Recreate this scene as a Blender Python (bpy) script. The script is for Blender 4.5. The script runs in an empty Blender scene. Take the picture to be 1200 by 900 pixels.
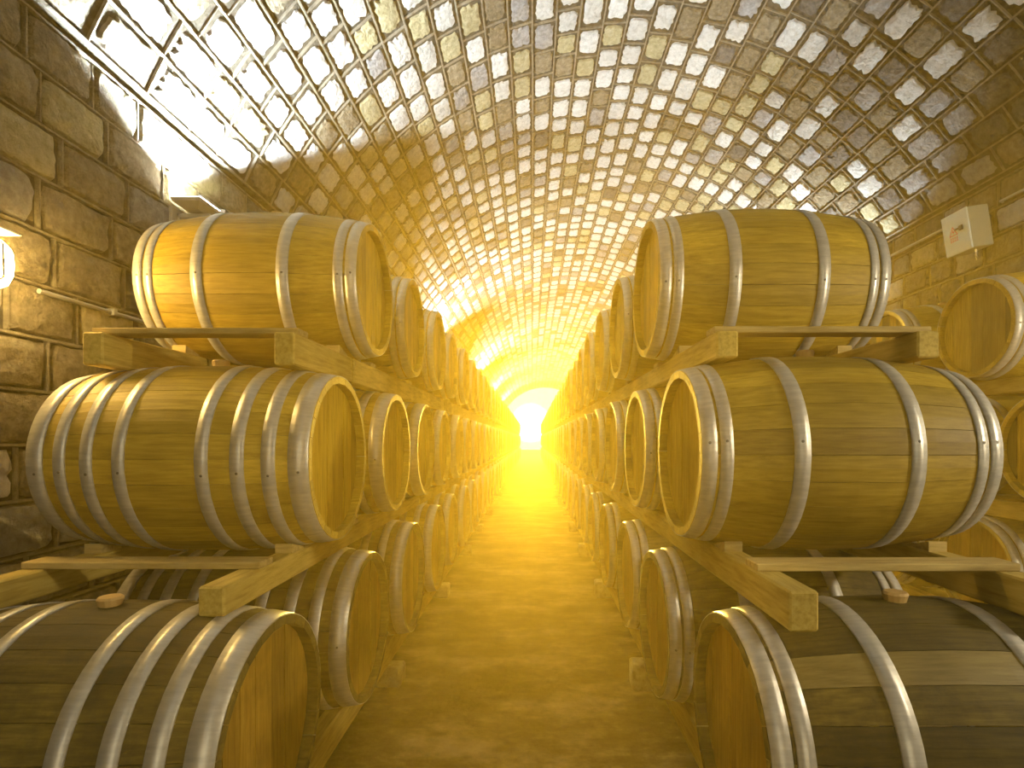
import bpy, bmesh, math, random
import numpy as np
from mathutils import Matrix, Vector
random.seed(7)
S = bpy.context.scene
COL = S.collection
PI = math.pi

# ------------------------------------------------------------------ camera
CAMZ = 1.40
FPX = 638.0
cam_d = bpy.data.cameras.new('camera')
cam_d.sensor_width = 36.0
cam_d.lens = FPX / 1200 * 36
cam_d.shift_x = (600 - 623.7) / 1200
cam_d.shift_y = (515.2 - 450) / 1200
cam_d.clip_start = 0.02
cam_d.clip_end = 300
cam = bpy.data.objects.new('camera', cam_d)
cam.location = (0, 0, CAMZ)
cam.rotation_euler = (PI / 2, 0, 0)
COL.objects.link(cam)
S.camera = cam

# ------------------------------------------------------------------ world, sun, exposure
SKY = (1.0, 0.85, 0.56)
SKY_STRENGTH = 2.0
SUN_STRENGTH = 34.0
SUN_COLOR = (1.0, 0.62, 0.10)
HAZE_DENSITY = 0.026
FLOOD_W = 1000.0
BULK_STRENGTH = 110.0
w = bpy.data.worlds.new('sky')
S.world = w
w.use_nodes = True
bg = w.node_tree.nodes['Background']
bg.inputs['Color'].default_value = (*SKY, 1)
bg.inputs['Strength'].default_value = SKY_STRENGTH
wn = w.node_tree
tc = wn.nodes.new('ShaderNodeTexCoord')
dp = wn.nodes.new('ShaderNodeVectorMath')
dp.operation = 'DOT_PRODUCT'
dp.inputs[1].default_value = Vector((-0.003, 1.0, 0.031)).normalized()
wn.links.new(tc.outputs['Generated'], dp.inputs[0])
mr = wn.nodes.new('ShaderNodeMapRange')          # sun disc with a soft aureole, about two degrees
mr.interpolation_type = 'SMOOTHERSTEP'
mr.inputs['From Min'].default_value = math.cos(math.radians(2.3))
mr.inputs['From Max'].default_value = 1.0
mr.inputs['To Min'].default_value = SKY_STRENGTH
mr.inputs['To Max'].default_value = SKY_STRENGTH * 8
wn.links.new(dp.outputs['Value'], mr.inputs['Value'])
wn.links.new(mr.outputs['Result'], bg.inputs['Strength'])
sun_d = bpy.data.lights.new('sun', 'SUN')
sun_d.energy = SUN_STRENGTH
sun_d.color = SUN_COLOR
sun_d.angle = math.radians(3.0)
sun = bpy.data.objects.new('sun', sun_d)
to_sun = Vector((-0.003, 1.0, 0.031)).normalized()
sun.rotation_euler = to_sun.to_track_quat('Z', 'Y').to_euler()
sun.location = (0, 60, 4)
COL.objects.link(sun)
S.view_settings.view_transform = 'Standard'
S.view_settings.look = 'None'
S.view_settings.gamma = 1.0
S.view_settings.use_curve_mapping = False
S.view_settings.exposure = 0.25

# ------------------------------------------------------------------ node helpers
def new_mat(name):
    m = bpy.data.materials.new(name)
    m.use_nodes = True
    nt = m.node_tree
    return m, nt, nt.nodes['Principled BSDF']

def node(nt, kind, **kw):
    n = nt.nodes.new(kind)
    for k, v in kw.items():
        if k in n.inputs:
            n.inputs[k].default_value = v
        else:
            setattr(n, k, v)
    return n

def ramp(nt, fac, stops):
    r = nt.nodes.new('ShaderNodeValToRGB')
    e = r.color_ramp.elements
    while len(e) < len(stops):
        e.new(0.5)
    for el, (p, c) in zip(e, stops):
        el.position = p
        el.color = (*c, 1)
    nt.links.new(fac, r.inputs['Fac'])
    return r.outputs['Color']

def mixrgb(nt, a, b, fac, mode='MIX'):
    m = nt.nodes.new('ShaderNodeMix')
    m.data_type = 'RGBA'
    m.blend_type = mode
    for sock, v in ((m.inputs[6], a), (m.inputs[7], b)):
        if isinstance(v, (tuple, list)):
            sock.default_value = (*v, 1)
        else:
            nt.links.new(v, sock)
    if isinstance(fac, (int, float)):
        m.inputs[0].default_value = fac
    else:
        nt.links.new(fac, m.inputs[0])
    return m.outputs[2]

def coords(nt, kind, scale):
    if kind == 'Position':
        src = nt.nodes.new('ShaderNodeNewGeometry').outputs['Position']
    else:
        src = nt.nodes.new('ShaderNodeTexCoord').outputs['Object']
    mp = nt.nodes.new('ShaderNodeMapping')
    mp.inputs['Scale'].default_value = scale
    nt.links.new(src, mp.inputs['Vector'])
    return mp.outputs['Vector']

def noise(nt, vec, scale, detail=4, rough=0.55):
    n = nt.nodes.new('ShaderNodeTexNoise')
    n.inputs['Scale'].default_value = scale
    n.inputs['Detail'].default_value = detail
    n.inputs['Roughness'].default_value = rough
    nt.links.new(vec, n.inputs['Vector'])
    return n.outputs['Fac']

def bump(nt, bsdf, height, strength, dist):
    b = nt.nodes.new('ShaderNodeBump')
    b.inputs['Strength'].default_value = strength
    b.inputs['Distance'].default_value = dist
    nt.links.new(height, b.inputs['Height'])
    nt.links.new(b.outputs['Normal'], bsdf.inputs['Normal'])

def wood_mat(name, c_lo, c_mid, c_hi, stain=0.0, stain_col=(.05, .04, .015), attr=False, grain=(2.2, 30, 30), tonevar=0.3, rough=0.6):
    m, nt, b = new_mat(name)
    v = coords(nt, 'Position', grain)
    g = noise(nt, v, 3.0, 6, 0.62)
    col = ramp(nt, g, [(0.28, c_lo), (0.5, c_mid), (0.72, c_hi)])
    v2 = coords(nt, 'Position', (1, 1, 1))
    big = noise(nt, v2, 3.0, 3, 0.5)
    col = mixrgb(nt, col, ramp(nt, big, [(0.3, (.72, .70, .64)), (0.65, (1.06, 1.05, 1.0))]), 1.0, 'MULTIPLY')
    if attr:
        a = nt.nodes.new('ShaderNodeAttribute')
        a.attribute_name = 'tone'
        rnd = a.outputs['Fac']
    else:
        rnd = nt.nodes.new('ShaderNodeObjectInfo').outputs['Random']
    t = ramp(nt, rnd, [(0.0, (1 - tonevar,) * 3), (1.0, (1 + tonevar * .5, 1 + tonevar * .5, 1 + tonevar * .45))])
    col = mixrgb(nt, col, t, 1.0, 'MULTIPLY')
    if stain > 0:
        s = noise(nt, v2, 5.5, 8, 0.7)
        sm = ramp(nt, s, [(0.45, (0, 0, 0)), (0.68, (stain,) * 3)])
        col = mixrgb(nt, col, stain_col, sm)
    nt.links.new(col, b.inputs['Base Color'])
    b.inputs['Roughness'].default_value = rough
    b.inputs['Specular IOR Level'].default_value = 0.35
    bump(nt, b, g, 0.25, 0.004)
    return m

def stone_mat(name, lo, mid, hi, var=0.25):
    m, nt, b = new_mat(name)
    v = coords(nt, 'Position', (1, 1, 1))
    n1 = noise(nt, v, 22, 6, 0.65)
    col = ramp(nt, n1, [(0.3, lo), (0.52, mid), (0.72, hi)])
    n2 = noise(nt, v, 2.3, 3, 0.55)
    col = mixrgb(nt, col, ramp(nt, n2, [(0.3, (1 - var,) * 3), (0.7, (1 + var * .3,) * 3)]), 1.0, 'MULTIPLY')
    rnd = nt.nodes.new('ShaderNodeObjectInfo').outputs['Random']
    col = mixrgb(nt, col, ramp(nt, rnd, [(0, (.86, .85, .82)), (1, (1.08, 1.08, 1.07))]), 1.0, 'MULTIPLY')
    nt.links.new(col, b.inputs['Base Color'])
    b.inputs['Roughness'].default_value = 0.9
    b.inputs['Specular IOR Level'].default_value = 0.2
    n3 = noise(nt, v, 28, 10, 0.75)
    bump(nt, b, n3, 1.0, 0.06)
    return m

def plain(name, col, rough=0.5, metal=0.0, em=None, es=0.0):
    m, nt, b = new_mat(name)
    v = coords(nt, 'Position', (1, 1, 1))
    n = noise(nt, v, 30, 4, 0.6)
    c = mixrgb(nt, tuple(x * .82 for x in col), tuple(min(1, x * 1.12) for x in col), n)
    nt.links.new(c, b.inputs['Base Color'])
    b.inputs['Roughness'].default_value = rough
    b.inputs['Metallic'].default_value = metal
    if em:
        b.inputs['Emission Color'].default_value = (*em, 1)
        b.inputs['Emission Strength'].default_value = es
    return m

OAK = dict(c_lo=(.36, .235, .020), c_mid=(.50, .34, .033), c_hi=(.60, .42, .055))
M = {}
M['stave'] = wood_mat('oak_staves', **OAK, tonevar=.28)
M['body'] = wood_mat('oak_body', **OAK, attr=True, tonevar=.25)
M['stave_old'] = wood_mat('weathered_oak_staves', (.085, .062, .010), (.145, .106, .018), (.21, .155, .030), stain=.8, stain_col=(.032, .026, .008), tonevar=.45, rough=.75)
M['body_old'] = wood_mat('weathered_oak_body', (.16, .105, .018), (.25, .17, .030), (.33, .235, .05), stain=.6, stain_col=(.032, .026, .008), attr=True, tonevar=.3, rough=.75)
M['stave_dark'] = wood_mat('dark_oak_stave', (.22, .135, .012), (.30, .20, .02), (.38, .26, .035), tonevar=.05)
M['stave_pale'] = wood_mat('pale_oak_stave', (.19, .14, .035), (.27, .20, .055), (.33, .25, .075), tonevar=.05)
HEADG = (30, 30, 2.2)
M['head'] = wood_mat('oak_head_boards', (.42, .26, .016), (.60, .39, .030), (.70, .49, .055), grain=HEADG, tonevar=.22)
M['head_rear'] = wood_mat('striped_oak_head_boards', (.34, .21, .016), (.50, .33, .035), (.62, .44, .07), grain=HEADG, tonevar=.75)
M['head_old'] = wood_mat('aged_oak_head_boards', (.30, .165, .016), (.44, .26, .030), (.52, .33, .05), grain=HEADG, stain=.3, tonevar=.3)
M['timber'] = wood_mat('rack_timber', (.40, .28, .055), (.58, .43, .10), (.68, .53, .15), grain=(22, 2.2, 22), tonevar=.2, rough=.8)
M['board'] = wood_mat('rack_cross_board', (.36, .25, .08), (.52, .39, .14), (.64, .50, .20), grain=(2.2, 22, 22), tonevar=.25, rough=.8)
M['bung'] = plain('bung_wood', (.55, .36, .12), .7)
m, nt, b = new_mat('galvanised_hoop')
v = coords(nt, 'Position', (2, 18, 18))
n = noise(nt, v, 4, 5, .6)
nt.links.new(ramp(nt, n, [(.3, (.44, .42, .36)), (.7, (.60, .57, .49))]), b.inputs['Base Color'])
nt.links.new(ramp(nt, n, [(.3, (.48,) * 3), (.7, (.34,) * 3)]), b.inputs['Roughness'])
b.inputs['Metallic'].default_value = 0.4
M['hoop'] = m
M['rivet'] = plain('rivet_steel', (.20, .18, .15), .5, .8)
M['st_white'] = stone_mat('pale_limestone', (.56, .55, .51), (.76, .75, .72), (.86, .86, .84), .15)
M['st_cream'] = stone_mat('cream_limestone', (.36, .32, .18), (.52, .47, .29), (.64, .59, .40))
M['st_grey'] = stone_mat('grey_limestone', (.235, .235, .235), (.36, .36, .365), (.49, .49, .50))
M['st_brown'] = stone_mat('brown_stone', (.15, .13, .09), (.26, .225, .16), (.37, .33, .25))
M['st_dark'] = stone_mat('dark_stone', (.066, .066, .062), (.13, .13, .126), (.21, .205, .195))
M['mortar'] = stone_mat('mortar_bed', (.055, .05, .038), (.105, .095, .075), (.16, .146, .118))
M['pointing'] = stone_mat('raised_pointing', (.19, .17, .13), (.285, .258, .20), (.37, .34, .27))
# floor: stained concrete
m, nt, b = new_mat('stained_concrete')
v = coords(nt, 'Position', (.9, 1.7, 1))
n1 = noise(nt, v, 1.6, 8, .68)
n2 = noise(nt, coords(nt, 'Position', (1, 1, 1)), 14, 6, .7)
c = ramp(nt, n1, [(.36, (.03, .022, .010)), (.5, (.12, .09, .042)), (.64, (.30, .235, .125))])
c = mixrgb(nt, c, ramp(nt, n2, [(.35, (.7, .68, .62)), (.65, (1.08, 1.06, 1.0))]), 1.0, 'MULTIPLY')
nt.links.new(c, b.inputs['Base Color'])
b.inputs['Roughness'].default_value = .95
b.inputs['Specular IOR Level'].default_value = 0.0
bump(nt, b, n2, .35, .02)
M['floor'] = m
M['block'] = stone_mat('concrete_block', (.25, .22, .15), (.40, .36, .26), (.52, .47, .36))
M['box_grey'] = plain('enamelled_steel', (.36, .38, .30), .45)
M['box_white'] = plain('white_enamel_door', (.80, .95, 1.0), .4)
M['dark_metal'] = plain('dark_metal', (.045, .04, .035), .5, .4)
M['grey_metal'] = plain('grey_metal', (.42, .41, .38), .45, .6)
M['red'] = plain('red_print', (.75, .10, .05), .6)
M['yellow'] = plain('yellow_print', (.85, .72, .12), .6)
M['lens'] = plain('floodlight_glass', (.9, .9, .9), .3, 0, (1, .95, .85), 60.0)
M['bulk_glass_bright'] = plain('bright_bulkhead_glass', (.9, .85, .7), .3, 0, (1.0, .86, .62), 520.0)
M['bulk_glass'] = plain('bulkhead_glass', (.9, .85, .7), .3, 0, (1.0, .66, .22), BULK_STRENGTH)

# ------------------------------------------------------------------ mesh helpers
def mesh_from(name, V, F, mats=(), idx=None, smooth=False):
    me = bpy.data.meshes.new(name)
    me.from_pydata([tuple(p) for p in V], [], F)
    for q in mats:
        me.materials.append(q)
    if idx is not None:
        me.polygons.foreach_set('material_index', idx)
    if smooth:
        me.polygons.foreach_set('use_smooth', [True] * len(F))
    me.update()
    return me

def fix_normals(me):
    bm = bmesh.new()
    bm.from_mesh(me)
    bmesh.ops.recalc_face_normals(bm, faces=bm.faces)
    bm.to_mesh(me)
    bm.free()
    return me

def obj(name, me, parent=None, loc=None, rot=None, mat=None):
    o = bpy.data.objects.new(name, me)
    COL.objects.link(o)
    if parent is not None:
        o.parent = parent
    if loc is not None:
        o.location = loc
    if rot is not None:
        o.rotation_euler = rot
    if mat is not None and me is not None:
        if not me.materials:
            me.materials.append(mat)
        o.material_slots[0].link = 'OBJECT'
        o.material_slots[0].material = mat
    return o

def tag(o, label, cat, group=None, kind=None):
    o['label'] = label
    o['category'] = cat
    if group:
        o['group'] = group
    if kind:
        o['kind'] = kind
    return o

def box_me(name, x0, x1, y0, y1, z0, z1, bev=0.0, mat=None, seg=1):
    bm = bmesh.new()
    bmesh.ops.create_cube(bm, size=1)
    for vv in bm.verts:
        vv.co = ((x0 + x1) / 2 + vv.co.x * (x1 - x0), (y0 + y1) / 2 + vv.co.y * (y1 - y0), (z0 + z1) / 2 + vv.co.z * (z1 - z0))
    if bev > 0:
        bmesh.ops.bevel(bm, geom=list(bm.edges), offset=bev, segments=seg, affect='EDGES', profile=.7)
    me = bpy.data.meshes.new(name)
    bm.to_mesh(me)
    bm.free()
    if mat:
        me.materials.append(mat)
    return me

def tube_me(name, pts, r, mat, n=10):
    V, F = [], []
    pts = [Vector(p) for p in pts]
    for i, p in enumerate(pts):
        a = pts[max(i - 1, 0)]
        c = pts[min(i + 1, len(pts) - 1)]
        d = (c - a).normalized()
        up = Vector((0, 0, 1)) if abs(d.z) < .9 else Vector((1, 0, 0))
        s = d.cross(up).normalized()
        t = s.cross(d)
        for k in range(n):
            q = 2 * PI * k / n
            V.append(p + s * math.cos(q) * r + t * math.sin(q) * r)
    for i in range(len(pts) - 1):
        for k in range(n):
            F.append((i * n + k, i * n + (k + 1) % n, (i + 1) * n + (k + 1) % n, (i + 1) * n + k))
    F.append(tuple(range(n))[::-1])
    F.append(tuple(range((len(pts) - 1) * n, len(pts) * n)))
    return fix_normals(mesh_from(name, V, F, [mat], smooth=False))

# ------------------------------------------------------------------ the vaulted cellar shell
XL, XR = -2.10, 3.80
Y0, Y1 = -8.0, 40.0
VC = (0.925, 0.527 + CAMZ)        # vault circle centre (x, z)
VR = 3.286
ZL = 3.21                         # springing height, lamp-wall side
ZR = VC[1] + math.sqrt(VR ** 2 - (XR - VC[0]) ** 2)
A_R = math.atan2(ZR - VC[1], XR - VC[0])
A_L = math.atan2(ZL - VC[1], XL - VC[0])

def slab(name, prof_in, prof_out, mat):
    n = len(prof_in)
    V, F = [], []
    for y in (Y0, Y1):
        V += [(x, y, z) for x, z in prof_in]
        V += [(x, y, z) for x, z in prof_out]
    for i in range(n - 1):
        F.append((i, i + 1, 2 * n + i + 1, 2 * n + i))
        F.append((n + i + 1, n + i, 3 * n + i, 3 * n + i + 1))
        F.append((i + 1, i, n + i, n + i + 1))
        F.append((2 * n + i, 2 * n + i + 1, 3 * n + i + 1, 3 * n + i))
    F.append((0, n, 3 * n, 2 * n)[::-1])
    F.append((n - 1, 2 * n - 1, 4 * n - 1, 3 * n - 1))
    me = fix_normals(mesh_from(name, V, F, [mat]))
    return obj(name, me)

floor = obj('floor', box_me('floor', -6, 8, Y0 - 2, 75, -0.2, 0, mat=M['floor']))
tag(floor, 'stained brown concrete floor of the aisle between the barrel rows', 'floor', kind='structure')
wl = slab('wall_left', [(XL - .02, 0), (XL - .02, ZL)], [(XL - .4, 0), (XL - .4, ZL)], M['mortar'])
tag(wl, 'stone block side wall carrying the glowing bulkhead lamp and floodlights', 'wall', kind='structure')
wr = slab('wall_right', [(XR + .02, 0), (XR + .02, ZR)], [(XR + .4, 0), (XR + .4, ZR)], M['mortar'])
tag(wr, 'weathered stone block side wall carrying the white electrical box', 'wall', kind='structure')
NA = 132
RB_ = VR + .022
pin = [(VC[0] + RB_ * math.cos(A_R + (A_L - A_R) * i / NA), VC[1] + RB_ * math.sin(A_R + (A_L - A_R) * i / NA)) for i in range(NA + 1)]
po = [(VC[0] + (RB_ + .35) * math.cos(A_R + (A_L - A_R) * i / NA), VC[1] + (RB_ + .35) * math.sin(A_R + (A_L - A_R) * i / NA)) for i in range(NA + 1)]
pin[0] = (XR + .05, ZR)
po[0] = (XR + .4, ZR)
pin[-1] = (XL - .16, ZL)
po[-1] = (XL - .4, ZL)
ceil = slab('ceiling', pin, po, M['mortar'])
tag(ceil, 'barrel-vaulted ceiling of pale cut stones with raised mortar joints', 'ceiling', kind='structure')

# rough stones: ragged outline, bevelled edge, domed and uneven face
def stone_variant(seed, lx, ly, fill, h, ragged, n=30, corner=.90):
    r = random.Random(seed)
    V, F = [], []
    hx, hy = lx / 2 * fill[0], ly / 2 * fill[1]
    ring = []
    per = 4 * (hx + hy)
    for k in range(n):
        d = (k + r.uniform(-.28, .28)) / n * per
        if d < 2 * hx:
            x, y = -hx + d, -hy
        elif d < 2 * hx + 2 * hy:
            x, y = hx, -hy + (d - 2 * hx)
        elif d < 4 * hx + 2 * hy:
            x, y = hx - (d - 2 * hx - 2 * hy), hy
        else:
            x, y = -hx, hy - (d - 4 * hx - 2 * hy)
        cut = corner if abs(x) > hx * .8 and abs(y) > hy * .8 else 1.0
        j = (1 - r.random() ** 1.5 * ragged) * cut
        ring.append((x * j, y * j))
    for x, y in ring:
        V.append((x, y, -0.004))
    for x, y in ring:
        q = r.uniform(.88, .95)
        V.append((x * q, y * q, h * r.uniform(.75, 1.0)))
    for x, y in ring[::3]:
        V.append((x * .5, y * .5, h * r.uniform(.95, 1.35)))
    m3 = len(ring[::3])
    V.append((0, 0, h * r.uniform(1.0, 1.4)))
    for k in range(n):
        F.append((k, (k + 1) % n, n + (k + 1) % n, n + k))
    for g in range(m3):
        a0, a1 = 2 * n + g, 2 * n + (g + 1) % m3
        k = 3 * g
        F.append((n + k, n + k + 1, a0))
        F.append((n + k + 1, n + k + 2, a0))
        F.append((n + k + 2, a1, a0))
        F.append((n + k + 2, n + (k + 3) % n, a1))
        F.append((a0, a1, 2 * n + m3))
    return V, F

class Field:
    """stones laid in courses over a surface; the largest in view are objects, the rest one mesh"""
    def __init__(self, root, variants, mats, prefix):
        self.root, self.mats, self.prefix = root, mats, prefix
        self.vars = variants
        self.meshes = [mesh_from('stone', V, F, [mats[0]]) for V, F in variants]
        self.cells = []
    def add(self, mtx, sx, sy, mat):
        self.cells.append((mtx, sx, sy, mat, random.randrange(len(self.vars)), random.random() < .5))
    def build(self, limit):
        def area(c):
            p = c[0].translation
            if p.y < 0.3:
                return 0
            px = 623.7 + FPX * p.x / p.y
            py = 515.2 - FPX * (p.z - CAMZ) / p.y
            if not (-60 < px < 1260 and -60 < py < 960):
                return 0.0001 / (1 + abs(p.y))
            nrm = c[0].col[2].xyz
            d = Vector((0, 0, CAMZ)) - p
            return abs(nrm.dot(d.normalized())) / d.length_squared
        order = sorted(range(len(self.cells)), key=lambda i: -area(self.cells[i]))
        big = set(order[:limit])
        V, F, I = [], [], []
        for i, (mtx, sx, sy, mat, vi, flip) in enumerate(self.cells):
            sc = Matrix.Diagonal((sx * (1 if not flip else -1), sy * (1 if not flip else -1), 1, 1))
            mm = mtx @ sc
            if i in big:
                o = obj('stone', self.meshes[vi], self.root, mat=self.mats[mat])
                o.matrix_local = mm
            else:
                vv, ff = self.vars[vi]
                base = len(V)
                V += [mm @ Vector(p) for p in vv]
                F += [tuple(base + k for k in f) for f in ff]
                I += [mat] * len(ff)
        if V:
            o = obj('distant_stones', mesh_from('distant_stones', V, F, self.mats, I), self.root)
            o['kind'] = 'stuff'

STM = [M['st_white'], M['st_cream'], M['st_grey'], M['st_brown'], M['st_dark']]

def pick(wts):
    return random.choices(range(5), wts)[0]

def strip(V, F, mtx, lx, ly, h):
    b0 = len(V)
    for z in (-.004, h):
        q = 1 if z < 0 else .7
        for x, y in ((-lx, -ly * q), (lx, -ly * q), (lx, ly * q), (-lx, ly * q)):
            V.append(mtx @ Vector((x, y, z)))
    for f in ((4, 5, 6, 7), (0, 1, 5, 4), (1, 2, 6, 5), (2, 3, 7, 6), (3, 0, 4, 7)):
        F.append(tuple(b0 + k for k in f))

def courses(root, n, frame, ylen, ly, weights, variants, h_joint, limit, y_lo=Y0, y_hi=Y1):
    """n courses; frame(i, y) gives the matrix at course centre, frame(i-.5, y) at the bed joint"""
    f = Field(root, variants, STM, '')
    JV, JF = [], []
    for i in range(n):
        y = y_lo + random.uniform(-.3, 0)
        while y < y_hi:
            L = ylen * random.uniform(.78, 1.22)
            a, c = max(y, y_lo), min(y + L, y_hi)
            if c - a > .1:
                f.add(frame(i, (a + c) / 2), (c - a) / ylen, 1.0, pick(weights(i, (a + c) / 2)))
                mt = frame(i, c) @ Matrix.Rotation(PI / 2, 4, 'Z')
                strip(JV, JF, mt, ly / 2 - .008, .006, h_joint * random.uniform(.7, 1.1))
            y += L
    f.build(limit)
    o = obj('cross_joints', fix_normals(mesh_from('cross_joints', JV, JF, [M['pointing']])), root)
    o['kind'] = 'stuff'
    for i in range(n + 1):
        V, F = [], []
        ys = np.arange(y_lo, y_hi + .01, 1.1)
        ys[-1] = y_hi
        for k in range(len(ys) - 1):
            mt = frame(i - .5, (ys[k] + ys[k + 1]) / 2 ) @ Matrix.Translation((0, random.uniform(-.003, .003), 0))
            strip(V, F, mt, (ys[k + 1] - ys[k]) / 2, random.uniform(.006, .008), h_joint * random.uniform(.8, 1.2))
        obj('bed_joint', mesh_from('bed_joint', V, F, [M['pointing']]), root)

def frame_from(p, n):
    z = Vector(n).normalized()
    x = Vector((0, 1, 0))
    y = z.cross(x)
    mt = Matrix.Identity(4)
    mt.col[0].xyz, mt.col[1].xyz, mt.col[2].xyz, mt.col[3].xyz = x, y, z, Vector(p)
    return mt

NV = 33
def vault_frame(i, y):
    a = A_R + .012 + (A_L - A_R - .030) * (i + .5) / NV
    return frame_from((VC[0] + RB_ * math.cos(a), y, VC[1] + RB_ * math.sin(a)), (-math.cos(a), 0, -math.sin(a)))
VLY = VR * (A_L - A_R) / NV
vv = [stone_variant(100 + k, .35, VLY, (random.uniform(.78, .88), random.uniform(.76, .88)), .018, random.uniform(.10, .24)) for k in range(16)]
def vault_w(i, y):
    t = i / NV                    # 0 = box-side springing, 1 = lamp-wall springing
    d = max(0.0, 1 - t / .38)     # dirtier stones box-side; dimness far from the lamps also put into their colour
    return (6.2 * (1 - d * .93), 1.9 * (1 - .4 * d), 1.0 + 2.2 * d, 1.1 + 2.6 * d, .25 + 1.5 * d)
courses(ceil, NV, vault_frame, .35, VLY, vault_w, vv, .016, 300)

NWL = 14
CH = ZL / NWL
lv = [stone_variant(300 + k, .37, CH, (random.uniform(.90, .95), random.uniform(.88, .94)), .026, random.uniform(.04, .10), 30, .98) for k in range(12)]
courses(wl, NWL, lambda i, y: frame_from((XL - .02, y, CH * (i + .5)), (1, 0, 0)), .37, CH,
        lambda i, y: (.1, 1.2, 2.0, 5.0, .6), lv, .02, 290)
NWR = 16
CHR = ZR / NWR
rv = [stone_variant(400 + k, .33, CHR, (random.uniform(.86, .94), random.uniform(.84, .93)), .022, random.uniform(.08, .18), 30, .96) for k in range(12)]
courses(wr, NWR, lambda i, y: frame_from((XR + .02, y, CHR * (i + .5)), (-1, 0, 0)), .33, CHR,
        lambda i, y: (.4, .5, 4.0, 2.6, 2.0), rv, .016, 290)

# ------------------------------------------------------------------ barrels
BL = 0.95
class Kind:
    pass

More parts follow.
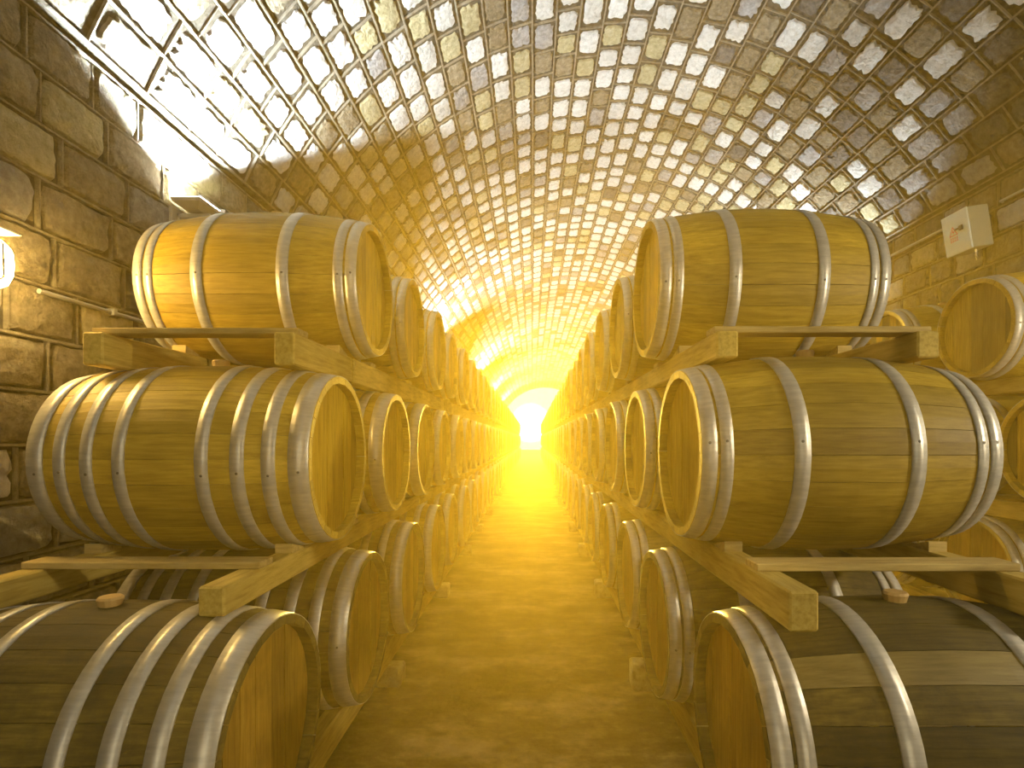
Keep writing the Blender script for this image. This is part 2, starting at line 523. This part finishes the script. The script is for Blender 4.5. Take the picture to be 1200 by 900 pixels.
def make_kind(R, re, hoops):
    K = Kind()
    K.R, K.re = R, re
    prof = lambda x: R - (R - re) * (abs(x) / (BL / 2)) ** 2
    K.prof = prof
    NS = 26
    TH = .026
    # stave
    V, F = [], []
    nx = 8
    xs = [-BL / 2 + BL * i / nx for i in range(nx + 1)]
    half = PI / NS
    for x in xs:
        r = prof(x)
        g = .0009 / r
        rows = [(-half + g, r - .0008), (0, r), (half - g, r - .0008)]
        for a, rr in rows:
            V.append((x, rr * math.sin(a), rr * math.cos(a)))
        for a in (half - g, -half + g):
            V.append((x, (r - TH) * math.sin(a), (r - TH) * math.cos(a)))
    for i in range(nx):
        for k in range(5):
            F.append((i * 5 + k, i * 5 + (k + 1) % 5, i * 5 + 5 + (k + 1) % 5, i * 5 + 5 + k))
    F.append((0, 1, 2, 3, 4))
    F.append(tuple(nx * 5 + k for k in (4, 3, 2, 1, 0)))
    K.stave = fix_normals(mesh_from('stave', V, F, [M['stave']]))
    K.NS = NS
    # body for barrels further down the row (same staves as one skin, tone per stave)
    def body(name, nseg, nx, mat):
        V, F = [], []
        xs = [-BL / 2 + BL * i / nx for i in range(nx + 1)]
        for x in xs:
            for k in range(nseg):
                a = 2 * PI * k / nseg
                V.append((x, prof(x) * math.sin(a), prof(x) * math.cos(a)))
        for i in range(nx):
            for k in range(nseg):
                F.append((i * nseg + k, i * nseg + (k + 1) % nseg, (i + 1) * nseg + (k + 1) % nseg, (i + 1) * nseg + k))
        for e, s in ((0, 1), (nx, -1)):
            b0 = len(V)
            x = xs[e]
            for rr, dx in ((re - TH, .004), (re - TH - .004, .05)):
                for k in range(nseg):
                    a = 2 * PI * k / nseg
                    V.append((x + s * dx, rr * math.sin(a), rr * math.cos(a)))
            for k in range(nseg):
                F.append((e * nseg + k, e * nseg + (k + 1) % nseg, b0 + (k + 1) % nseg, b0 + k))
                F.append((b0 + k, b0 + (k + 1) % nseg, b0 + nseg + (k + 1) % nseg, b0 + nseg + k))
        return V, F
    def add_tone(me, nseg):
        at = me.attributes.new('tone', 'FLOAT', 'FACE')
        rr = random.Random(int(R * 1e4) + nseg)
        tones = [rr.random() for _ in range(nseg)]
        at.data.foreach_set('value', [tones[(i % nseg)] for i in range(len(me.polygons))])
    V, F = body('body', 26, 12, None)
    K.body = fix_normals(mesh_from('body', V, F, [M['body']]))
    add_tone(K.body, 26)
    # head disc, and the boards of a head
    hr = re - TH - .001
    def disc(x, nseg, r, th=.02):
        V = [(x, r * math.sin(2 * PI * k / nseg), r * math.cos(2 * PI * k / nseg)) for k in range(nseg)]
        V += [(x + th, p[1], p[2]) for p in V]
        F = [tuple(range(nseg)), tuple(range(nseg, 2 * nseg))]
        F += [(k, (k + 1) % nseg, nseg + (k + 1) % nseg, nseg + k) for k in range(nseg)]
        return V, F
    HX = -BL / 2 + .034
    V, F = disc(HX, 40, hr)
    K.head = fix_normals(mesh_from('head', V, F, [M['head']]))
    V, F = disc(BL / 2 - .054, 40, hr)
    K.head_back = fix_normals(mesh_from('head', V, F, [M['head']]))
    K.boards = []
    edges = [-1, -.72, -.40, -.12, .2, .47, .75, 1]
    for bi in range(7):
        y0, y1 = edges[bi] * hr + .0012, edges[bi + 1] * hr - .0012
        up = []
        for q in range(7):
            y = y0 + (y1 - y0) * q / 6
            y = max(-hr * .9999, min(hr * .9999, y))
            up.append((y, math.sqrt(max(hr * hr - y * y, 0))))
        out = up + [(y, -z) for y, z in reversed(up)]
        out = [p for k, p in enumerate(out) if k == 0 or (abs(p[0] - out[k - 1][0]) + abs(p[1] - out[k - 1][1])) > 1e-4]
        dx = random.uniform(-.0015, .0015)
        nn = len(out)
        V = [(HX + dx, y, z) for y, z in out] + [(HX + dx + .02, y, z) for y, z in out]
        F = [tuple(range(nn)), tuple(range(nn, 2 * nn))] + [(k, (k + 1) % nn, nn + (k + 1) % nn, nn + k) for k in range(nn)]
        K.boards.append(fix_normals(mesh_from('head_board', V, F, [M['head']])))
    # hoops
    K.hoops = []
    K.hoop_pos = hoops
    for a, c in hoops:
        V, F = [], []
        ns = 52
        x0, x1 = a - BL / 2, c - BL / 2
        ring = [(x0, -.004), (x0, .0032), ((x0 + x1) / 2, .0038), (x1, .0032), (x1, -.004)]
        for x, d in ring:
            r = prof(x) + d
            for k in range(ns):
                q = 2 * PI * k / ns
                V.append((x, r * math.sin(q), r * math.cos(q)))
        for j in range(4):
            for k in range(ns):
                F.append((j * ns + k, j * ns + (k + 1) % ns, (j + 1) * ns + (k + 1) % ns, (j + 1) * ns + k))
        me = fix_normals(mesh_from('hoop', V, F, [M['hoop']]))
        me.polygons.foreach_set('use_smooth', [ns <= i < 3 * ns for i in range(4 * ns)])
        K.hoops.append(me)
    # whole far barrel in one mesh
    V, F = body('far', 26, 6, None)
    I = [0] * len(F)
    for x, th in ((HX, .02), (BL / 2 - .054, .02)):
        v2, f2 = disc(x, 26, hr, th)
        b0 = len(V)
        V += v2
        F += [tuple(b0 + k for k in f) for f in f2]
        I += [1] * len(f2)
    for a, c in hoops:
        x0, x1 = a - BL / 2, c - BL / 2
        b0 = len(V)
        ns = 26
        for x, d in ((x0, 0), (x0, .004), (x1, .004), (x1, 0)):
            for k in range(ns):
                q = 2 * PI * k / ns
                V.append((x, (prof(x) + d) * math.sin(q), (prof(x) + d) * math.cos(q)))
        for j in range(3):
            for k in range(ns):
                F.append((b0 + j * ns + k, b0 + j * ns + (k + 1) % ns, b0 + (j + 1) * ns + (k + 1) % ns, b0 + (j + 1) * ns + k))
                I.append(2)
    K.far = mesh_from('wine_barrel', [(x, y, z + R) for x, y, z in V], F, [M['body'], M['head'], M['hoop']], I)
    at = K.far.attributes.new('tone', 'FLOAT', 'FACE')
    rr = random.Random(3)
    tones = [rr.random() for _ in range(26)]
    at.data.foreach_set('value', [tones[i % 26] for i in range(len(F))])
    K.far = fix_normals(K.far)
    return K

H6 = [(.0015, .046), (.056, .094), (.272, .320)]
H6 += [(BL - c, BL - a) for a, c in reversed(H6)]
H8 = [(.0015, .066), (.106, .150), (.204, .248), (.318, .360)]
H8 += [(BL - c, BL - a) for a, c in reversed(H8)]
K6 = make_kind(.353, .301, H6)
K8 = make_kind(.358, .316, H8)

def cyl_me(name, r0, r1, z0, z1, n, mat, bev=.2):
    V, F = [], []
    prof = [(r0, z0), (r1, z1 - (z1 - z0) * bev), (r1 * .85, z1)]
    for r, z in prof:
        for k in range(n):
            V.append((r * math.cos(2 * PI * k / n), r * math.sin(2 * PI * k / n), z))
    for j in range(2):
        for k in range(n):
            F.append((j * n + k, j * n + (k + 1) % n, (j + 1) * n + (k + 1) % n, (j + 1) * n + k))
    F.append(tuple(range(2 * n, 3 * n)))
    F.append(tuple(range(n))[::-1])
    return fix_normals(mesh_from(name, V, F, [mat]))

BUNG = cyl_me('bung', .026, .033, -.006, .026, 14, M['bung'])
RIVET = cyl_me('rivet', .005, .0045, -.001, .0022, 8, M['rivet'])

def barrel(K, xc, yc, zc, front_sign, detail, old=False, bung=True, odd=None, rear=False):
    """front_sign -1: the aisle head faces -X; +1: faces +X. zc is the axis height."""
    rz = 0 if front_sign < 0 else PI
    if detail == 0:
        o = obj('wine_barrel', K.far, None, (xc, yc, zc - K.R), (0, 0, rz))
        return o
    t = obj('wine_barrel', None, None, (xc, yc, zc - K.R), (0, 0, rz))
    t.empty_display_size = .2
    up = (0, 0, K.R)
    roll = random.uniform(-.05, .05)
    if detail >= 3:
        for k in range(K.NS):
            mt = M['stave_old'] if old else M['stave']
            if odd and k == odd[0]:
                mt = M[odd[1]]
            obj('stave', K.stave, t, up, (2 * PI * k / K.NS + (roll if not odd else 0), 0, 0), mt)
    else:
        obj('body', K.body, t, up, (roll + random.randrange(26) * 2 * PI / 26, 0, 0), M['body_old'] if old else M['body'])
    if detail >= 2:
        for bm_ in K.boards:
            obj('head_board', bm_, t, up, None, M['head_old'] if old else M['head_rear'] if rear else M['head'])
    else:
        obj('head', K.head, t, up)
    obj('head', K.head_back, t, up)
    ang = -PI / 2 if front_sign < 0 else PI / 2      # the flank at the row's end
    ang += random.uniform(-.15, .15) * 1
    for me, (a, c) in zip(K.hoops, K.hoop_pos):
        h = obj('hoop', me, t, up)
        if detail >= 3:
            x = (a + c) / 2 - BL / 2
            r = K.prof(x) + .0036
            aa = ang + random.uniform(-.03, .03)
            for da in (0,):
                q = aa + da
                # rivet axis points out along (0, sin q, cos q)
                obj('rivet', RIVET, h, (x, r * math.sin(q), r * math.cos(q)), (-q, 0, 0))
    if bung and detail >= 1:
        obj('bung', BUNG, t, (0, 0, K.R * 2 - .002))
    return t

PITCH = .8717
ORD = ['first', 'second', 'third', 'fourth', 'fifth', 'sixth', 'seventh', 'eighth']
TIERN = ['bottom', 'middle', 'top']
ROWS = {
    'lamp': dict(sign=1, name='row along the lamp wall', tiers=[
        dict(K=K8, x=-.722, y=1.545, z=.574), dict(K=K8, x=-.750, y=2.143, z=1.330), dict(K=K6, x=-.745, y=2.608, z=2.108)]),
    'inner': dict(sign=-1, name='row across the aisle from the lamp wall', tiers=[
        dict(K=K6, x=.538, y=1.520, z=.600), dict(K=K6, x=.535, y=2.017, z=1.352), dict(K=K6, x=.525, y=2.538, z=2.094)]),
    'rear': dict(sign=-1, name='rear row beneath the electrical box', tiers=[
        dict(K=K6, x=2.75, y=2.53, z=.600), dict(K=K6, x=2.75, y=2.92, z=1.352), dict(K=K6, x=2.75, y=3.40, z=2.094)]),
}
END_LABEL = {
    ('lamp', 0): 'mouldy dark oak barrel with eight hoops ending the bottom tier by the lamp wall',
    ('lamp', 1): 'oak barrel with eight steel hoops ending the middle tier by the lamp wall',
    ('lamp', 2): 'oak barrel glowing orange by the bulkhead lamp, ending the top tier along the lamp wall',
    ('inner', 0): 'dark blotchy oak barrel with pale stave band ending the bottom tier opposite the lamp wall',
    ('inner', 1): 'yellow oak barrel with one dark stave ending the middle tier opposite the lamp wall',
    ('inner', 2): 'clean yellow oak barrel ending the top tier opposite the lamp wall',
    ('rear', 0): 'shadowed oak barrel ending the bottom tier of the rear row under the electrical box',
    ('rear', 1): 'shadowed oak barrel ending the middle tier of the rear row under the electrical box',
    ('rear', 2): 'oak barrel with striped head just below the electrical box in the rear top tier',
}
# rotation +a about X turns a top stave towards -Y
ODD = {('inner', 1): (6, 'stave_dark'), ('inner', 0): (3, 'stave_pale')}
END_Y = 36.0
barrel_first = {}
for rn, row in ROWS.items():
    for ti, T in enumerate(row['tiers']):
        n = 5 if rn == 'rear' else int((END_Y - T['y']) / PITCH)
        for k in range(n):
            y = T['y'] + k * PITCH + (random.uniform(-.012, .012) if k else 0)
            xf = T['x'] + (random.uniform(-.012, .012) if k else 0)
            xc = xf + (-BL / 2 if row['sign'] > 0 else BL / 2)
            det = 3 if k < 2 else 2 if k < 4 else 1 if k < 9 else 0
            if rn == 'rear':
                det = 3 if k == 0 else 2 if k < 2 else 1
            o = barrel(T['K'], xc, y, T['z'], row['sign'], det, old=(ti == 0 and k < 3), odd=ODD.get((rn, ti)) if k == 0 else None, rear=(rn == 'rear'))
            grp = f'oak barrels in the {TIERN[ti]} tier of the {row["name"]}'
            if k == 0:
                lab = END_LABEL[(rn, ti)]
                barrel_first[(rn, ti)] = o
            elif k < 8:
                short = {'lamp': 'lamp-wall row', 'inner': 'row opposite the lamp wall', 'rear': 'rear row'}[rn]
                lab = f'oak barrel, {ORD[k]} from the beam-end of the {TIERN[ti]} tier, {short}'
            else:
                short = {'lamp': 'along the lamp wall', 'inner': 'opposite the lamp wall', 'rear': 'in the rear row'}[rn]
                lab = f'hazy oak barrel deep down the {TIERN[ti]} tier {short}'
            tag(o, lab, 'barrel', grp)

# ------------------------------------------------------------------ timber rack frames
def beam_me(L, wd, h):
    return box_me('beam', -wd / 2, wd / 2, 0, L, 0, h, .006, M['timber'])

def contact_r(K):
    return K.prof(BL / 2 - .135)

BW = .074
for rn, row in ROWS.items():
    s = row['sign']
    for ti, T in enumerate(row['tiers']):
        top = T['z'] - contact_r(T['K']) + .001
        if ti == 0:
            h = .13
            bot = top - h
        else:
            B = row['tiers'][ti - 1]
            bot = B['z'] + contact_r(B['K']) - .001
            h = top - bot
        xf = T['x'] if ti else T['x']
        x_in = abs(xf) + .098
        x_out = abs(xf) + BL - .098
        sg = -1 if s > 0 else 1                       # direction away from the aisle
        xa = sg * (x_in + BW / 2) if rn != 'rear' else x_in + BW / 2
        xb = sg * (x_out - BW / 2) if rn != 'rear' else x_out - BW / 2
        starts = {('lamp', 0): 1.25, ('lamp', 1): 1.50, ('lamp', 2): 1.93,
                  ('inner', 0): 1.25, ('inner', 1): 1.34, ('inner', 2): 1.84,
                  ('rear', 0): 2.15, ('rear', 1): 2.35, ('rear', 2): 2.75}
        y = starts[(rn, ti)]
        yend = END_Y if rn != 'rear' else 7.2
        seg = 0
        while y < yend - .3:
            L = .64 if (seg == 0 and ti == 2 and rn != 'rear') else 3 * PITCH
            L = min(L, yend - y)
            j = random.uniform(-.008, .008) if seg else 0
            where = {'lamp': 'lamp-wall row', 'inner': 'row opposite the lamp wall', 'rear': 'rear row'}[rn]
            ext = .22 if (rn == 'lamp' and ti == 1 and seg == 0) else 0
            for side, xx, e in (('aisle-side', xa, 0), ('back', xb, ext)):
                bo = obj('rack_rail', beam_me(L - .012 + e, BW, h), None, (xx + j, y - e, bot))
                if seg == 0:
                    lab = f'{side} timber beam with sawn end under the {TIERN[ti]}-tier end barrel, {where}'
                elif seg < 4:
                    lab = f'{side} timber beam, {ORD[seg]} length from the sawn end, {TIERN[ti]} tier, {where}'
                else:
                    lab = f'distant {side} timber beam under the hazy {TIERN[ti]} tier, {where}'
                tag(bo, lab, 'beam', f'{side} timber beams under the {TIERN[ti]} tier, {where}')
            boff = {('lamp', 1): .2, ('lamp', 2): -.13, ('inner', 2): -.10}.get((rn, ti), .065)
            by = (row['tiers'][ti - 1]['y'] if ti else 99) + boff
            while ti and by < y + L - .1 and by < 9:
                if by > y + .05:
                    bd = obj('cross_board', box_me('cross_board', min(xa, xb) - BW * .46, max(xa, xb) + BW * .46, -.045, .045, 0, .022, .003, M['board']), None, (j, by, top))
                    nb = int(round((by - boff - row['tiers'][ti - 1]['y']) / PITCH))
                    tag(bd, f'thin board across the {TIERN[ti]}-tier beams, {ORD[min(nb, 7)]} from their sawn ends, {where}' if nb < 7 else f'far thin cross board bridging the {TIERN[ti]}-tier beams, {where}', 'board', f'cross boards between the {TIERN[ti]}-tier beams, {where}')
                by += PITCH
            y += L
            seg += 1
        if ti == 0:
            # concrete blocks that carry the lowest rack
            yy = starts[(rn, 0)] + .12
            k = 0
            while yy < (14 if rn != 'rear' else 6):
                for which, xx in (('aisle-side', xa), ('rear', xb)):
                    off = (-sg * .02 if rn != 'rear' else -.02) if which == 'aisle-side' else 0
                    o = obj('support_block', box_me('support_block', -.095, .095, -.07, .07, 0, bot, .012, M['block']), None, (xx + off, yy + random.uniform(-.05, .05), 0), (0, 0, random.uniform(-.06, .06)))
                    if k < 4:
                        lab = f'squat concrete block, {ORD[k]} under the {which} bottom beam of the {where}'
                    else:
                        lab = f'distant concrete block under the {which} bottom beam of the {where}'
                    tag(o, lab, 'block', f'concrete blocks under the {which} bottom beam, {where}')
                yy += PITCH * 2
                k += 1

# wedges that keep the end barrels from rolling
V = [(-.03, 0, 0), (.03, 0, 0), (.03, .10, 0), (-.03, .10, 0), (-.03, 0, .034), (.03, 0, .034), (.03, .10, .006), (-.03, .10, .006)]
F = [(0, 1, 2, 3), (4, 5, 6, 7), (0, 1, 5, 4), (1, 2, 6, 5), (2, 3, 7, 6), (3, 0, 4, 7)]
WEDGE = fix_normals(mesh_from('wedge', V, F, [M['board']]))
for rn in ('lamp', 'inner'):
    row = ROWS[rn]
    sg = -1 if row['sign'] > 0 else 1
    for ti in (0, 1, 2):
        T = row['tiers'][ti]
        r = contact_r(T['K'])
        for beamn, xx in (('aisle beam', abs(T['x']) + .098 + BW / 2), ('back beam', abs(T['x']) + BL - .098 - BW / 2)):
            o = obj('wedge', WEDGE, None, (sg * xx, T['y'] - .205, T['z'] - r + .0015))
            tag(o, f'small wooden wedge chocking the {TIERN[ti]} end barrel on its {beamn}, ' + ('lamp wall row' if rn == 'lamp' else 'opposite row'), 'wedge', 'wooden wedges under the end barrels')

# ------------------------------------------------------------------ floodlights on the side walls
def floodlight(x, y, z, sgn, label, group):
    """sgn +1: on the lamp wall, throwing up and into the vault"""
    t = obj('floodlight', None, None, (x, y, z))
    obj('wall_plate', box_me('wall_plate', -.01 * sgn, .012 * sgn, -.06, .06, -.16, .02, .003, M['grey_metal']), t)
    obj('bracket', box_me('bracket', .0, .20 * sgn, -.012, .012, -.03, -.005, .003, M['grey_metal']), t)
    obj('bracket', box_me('bracket', .0, .024 * sgn, -.012, .012, -.14, -.005, .003, M['grey_metal']), t)
    # tapered housing
    V, F = [], []
    for zz, a, b2 in ((0, .04, .06), (.03, .08, .105), (.05, .085, .11)):
        for xx, yy in ((-a, -b2), (a, -b2), (a, b2), (-a, b2)):
            V.append((sgn * .12 + xx, yy, zz))
    F = [(0, 1, 2, 3)] + [(j * 4 + k, j * 4 + (k + 1) % 4, j * 4 + 4 + (k + 1) % 4, j * 4 + 4 + k) for j in range(2) for k in range(4)] + [(8, 9, 10, 11)]
    hs = obj('housing', fix_normals(mesh_from('housing', V, F, [M['grey_metal']])), t)
    obj('lens', box_me('lens', sgn * .12 - .08, sgn * .12 + .08, -.10, .10, .050, .055, 0, M['lens']), hs)
    obj('ballast_box', box_me('ballast_box', sgn * .05, sgn * .21, .14, .27, -.005, .085, .006, M['dark_metal']), t)
    obj('cable', tube_me('cable', [(sgn * .12, .10, .03), (sgn * .12, .15, .03)], .008, M['dark_metal']), t)
    ld = bpy.data.lights.new('floodlight_lamp', 'SPOT')
    ld.energy = FLOOD_W if sgn > 0 else FLOOD_W * .6
    ld.color = (.84, .94, 1.0)
    ld.spot_size = math.radians(124)
    ld.spot_blend = .12
    ld.shadow_soft_size = .05
    lo = bpy.data.objects.new('floodlight_lamp', ld)
    COL.objects.link(lo)
    lo.parent = t
    lo.location = (sgn * .12, 0, .12)
    d = Vector((sgn * .18, -.12, 1)).normalized()
    lo.rotation_euler = (-d).to_track_quat('Z', 'Y').to_euler()
    tag(t, label, 'floodlight', group)
    return t

for k, y in enumerate((3.2, 10.5, 17.8, 25.1, 32.4, -4.1)):
    floodlight(XL + .01, y, CAMZ + 1.33, 1,
               'upward floodlight on bracket blazing against the lamp wall above the end barrels' if k == 0 else 'distant upward floodlight farther along the lamp wall',
               'floodlights along the lamp wall')
for k, y in enumerate((7.0, 14.3, 21.6, 28.9)):
    floodlight(XR - .01, y, CAMZ + 1.33, -1, 'upward floodlight along the electrical-box wall beyond the rear row', 'floodlights along the electrical-box wall')

# ------------------------------------------------------------------ bulkhead lamps
def lathe_me(name, prof, n, mat, sx=1, sy=1):
    """prof of (radius, x); revolves about X, stretched by sx along Y and sy along Z"""
    V, F = [], []
    for r, x in prof:
        for k in range(n):
            a = 2 * PI * k / n
            c, s_ = math.cos(a), math.sin(a)
            p = 3.2
            q = (abs(c) ** p + abs(s_) ** p) ** (-1 / p)
            V.append((x, r * q * c * sx, r * q * s_ * sy))
    for j in range(len(prof) - 1):
        for k in range(n):
            F.append((j * n + k, j * n + (k + 1) % n, (j + 1) * n + (k + 1) % n, (j + 1) * n + k))
    F.append(tuple(range(n)))
    F.append(tuple(range((len(prof) - 1) * n, len(prof) * n)))
    return fix_normals(mesh_from(name, V, F, [mat], smooth=False))

def bulkhead(x, y, z, sgn, label, glass='bulk_glass'):
    t = obj('bulkhead_lamp', None, None, (x, y, z), (0, 0, 0 if sgn > 0 else PI))
    obj('base_plate', lathe_me('base_plate', [(.118, 0), (.118, .035), (.108, .045)], 24, M['dark_metal'], 1.0, 1.05), t)
    obj('glass', lathe_me('glass', [(.092, .04), (.095, .07), (.088, .115), (.07, .14), (.03, .152)], 24, M[glass], 1.0, 1.05), t)
    g = obj('cage', tube_me('cage', [(.045, 0, .112), (.10, 0, .112), (.165, 0, .06), (.168, 0, -.06), (.10, 0, -.112), (.045, 0, -.112)], .004, M['dark_metal'], 6), t)
    obj('rain_hood', box_me('rain_hood', 0, .13, -.12, .115, .128, .136, .002, M['grey_metal']), t)
    tag(t, label, 'lamp', 'bulkhead lamps')
    return t
bulkhead(XL + .005, 1.985, CAMZ + .655, 1, 'glowing amber bulkhead lamp with metal hood on the stone block wall')
bulkhead(XR - .005, .85, CAMZ + .62, -1, 'amber bulkhead lamp on the wall of the electrical box', 'bulk_glass_bright')

# conduits
def conduit(x, z, y0, y1, label, sgn, r=.011):
    t = obj('conduit', None, None, (x, y0, z))
    obj('pipe', tube_me('pipe', [(0, 0, 0), (0, (y1 - y0) * .33, .012), (0, (y1 - y0) * .66, -.004), (0, y1 - y0, 0)], r, M['grey_metal'], 8), t)
    yy = .4
    while yy < y1 - y0:
        obj('clip', box_me('clip', -.02 * sgn - .003, .02, -.012, .012, -.016, .016, .002, M['grey_metal']), t, (0, yy, .004))
        yy += 1.0
    tag(t, label, 'pipe')
conduit(XL + .016, CAMZ + .628, 2.3, 12, 'thin metal conduit running along the stone wall below the bulkhead lamp', 1)
conduit(XR - .016, CAMZ + 1.935, 4.85, 14, 'metal conduit leaving the electrical box deeper into the cellar', -1, .014)
conduit(XR - .016, CAMZ + 1.925, 1.0, 4.40, 'bright metal conduit reaching the electrical box from the open end', -1, .011)

# ------------------------------------------------------------------ electrical box
eb = obj('electrical_box', None, None, (XR - .05, 4.56, CAMZ + 1.76), (0, math.radians(-9), 0))
BWd, BHt, BDp = .27, .335, .17
obj('mounting_bracket', box_me('mounting_bracket', -.03, .07, -.05, .05, -.10, .10, .004, M['dark_metal']), eb)
bx_ = obj('body', box_me('body', -BDp - .02, -.02, -BWd / 2, BWd / 2, -BHt / 2, BHt / 2, .005, M['box_grey']), eb)
dr = obj('door', box_me('door', -BDp - .034, -BDp - .02, -BWd / 2 - .002, BWd / 2 + .002, -BHt / 2 - .002, BHt / 2 + .002, .004, M['box_white']), eb)
dr['label'] = 'white enamelled door'
DX = -BDp - .034
obj('handle', box_me('handle', DX - .014, DX, -.085, -.045, .005, .045, .004, M['dark_metal']), dr)
obj('handle_lever', box_me('handle_lever', DX - .012, DX - .004, -.045, .0, .020, .034, .003, M['dark_metal']), dr)
def tri_sign():
    V, F = [], []
    def pt(s, k):
        return (DX - .0012, math.cos(PI / 2 + 2 * PI * k / 3) * s + .025, math.sin(PI / 2 + 2 * PI * k / 3) * s + .012)
    for s in (.052, .040):
        for k in range(3):
            V.append(pt(s, k))
    F = [(k, (k + 1) % 3, 3 + (k + 1) % 3, 3 + k) for k in range(3)]
    return V, F
V, F = tri_sign()
obj('warning_triangle', mesh_from('warning_triangle', V, F, [M['red']]), dr)
bolt = [(.004, .034), (-.010, .006), (.0, .006), (-.006, -.014), (.012, .014), (.002, .014)]
obj('lightning_bolt', mesh_from('lightning_bolt', [(DX - .0012, .025 - a, .008 + c) for a, c in bolt], [(0, 1, 2), (0, 2, 5), (5, 2, 4), (2, 3, 4)], [M['red']]), dr)
# small red print below the triangle, unreadable in the photograph
V, F = [], []
for r_, cnt in ((-.034, 4), (-.056, 4)):
    for q in range(cnt):
        yc = .025 + (q - 1.5) * .022
        for (a0, a1, c0, c1) in ((-.008, .008, .004, .007), (-.008, .008, -.007, -.004), (-.0015, .0015, -.008, .009), (-.008, -.0055, -.006, .006)):
            b0 = len(V)
            V += [(DX - .0012, yc + a0, r_ + c0), (DX - .0012, yc + a1, r_ + c0), (DX - .0012, yc + a1, r_ + c1), (DX - .0012, yc + a0, r_ + c1)]
            F.append((b0, b0 + 1, b0 + 2, b0 + 3))
obj('warning_text', mesh_from('warning_text', V, F, [M['red']]), dr)
obj('cable', tube_me('cable', [(-.10, -.05, -BHt / 2), (-.10, -.04, -BHt / 2 - .05), (-.04, .02, -BHt / 2 - .07), (.01, .06, -BHt / 2 - .03)], .007, M['grey_metal'], 8), eb)
tag(eb, 'white-doored electrical box with red warning triangle on the weathered stone wall', 'electrical box')

# ------------------------------------------------------------------ haze volume added for the warm veil of glow around the sun
m = bpy.data.materials.new('veil_haze')
m.use_nodes = True
nt = m.node_tree
nt.nodes.remove(nt.nodes['Principled BSDF'])
vs = nt.nodes.new('ShaderNodeVolumeScatter')
vs.inputs['Color'].default_value = (1, .78, .22, 1)
vs.inputs['Density'].default_value = HAZE_DENSITY
vs.inputs['Anisotropy'].default_value = .52
va = nt.nodes.new('ShaderNodeVolumeAbsorption')
va.inputs['Color'].default_value = (1, .84, .30, 1)
va.inputs['Density'].default_value = HAZE_DENSITY
ad = nt.nodes.new('ShaderNodeAddShader')
nt.links.new(vs.outputs['Volume'], ad.inputs[0])
nt.links.new(va.outputs['Volume'], ad.inputs[1])
nt.links.new(ad.outputs['Shader'], nt.nodes['Material Output'].inputs['Volume'])
HZ_TOP = 2.95
hp = [(XR - .03, .002), (XR - .03, 1.5), (XR - .03, ZR)] + [(VC[0] + (VR - .04) * math.cos(A_R + (A_L - A_R) * i / 24), VC[1] + (VR - .04) * math.sin(A_R + (A_L - A_R) * i / 24)) for i in range(1, 24)] + [(XL + .03, ZL), (XL + .03, 1.5), (XL + .03, .002)]
nh = len(hp)
hV, hF = [], []
HY = ((.4, 0.0), (11.0, 0.0), (22.0, 1.0), (Y1, 1.0))      # low haze near the open row ends, full height deeper in
for yy, q in HY:
    hV += [(x, yy, min(z, HZ_TOP - .02 * abs(x - VC[0])) * (1 - q) + z * q) for x, z in hp]
for j in range(len(HY) - 1):
    hF += [(j * nh + k, j * nh + (k + 1) % nh, (j + 1) * nh + (k + 1) % nh, (j + 1) * nh + k) for k in range(nh)]
hF += [tuple(range(nh)), tuple(range(3 * nh, 4 * nh))]
hz = obj('haze', fix_normals(mesh_from('haze', hV, hF, [m])))
tag(hz, 'warm haze added to veil the vaulted cellar aisle with sun glow', 'haze', kind='stuff')
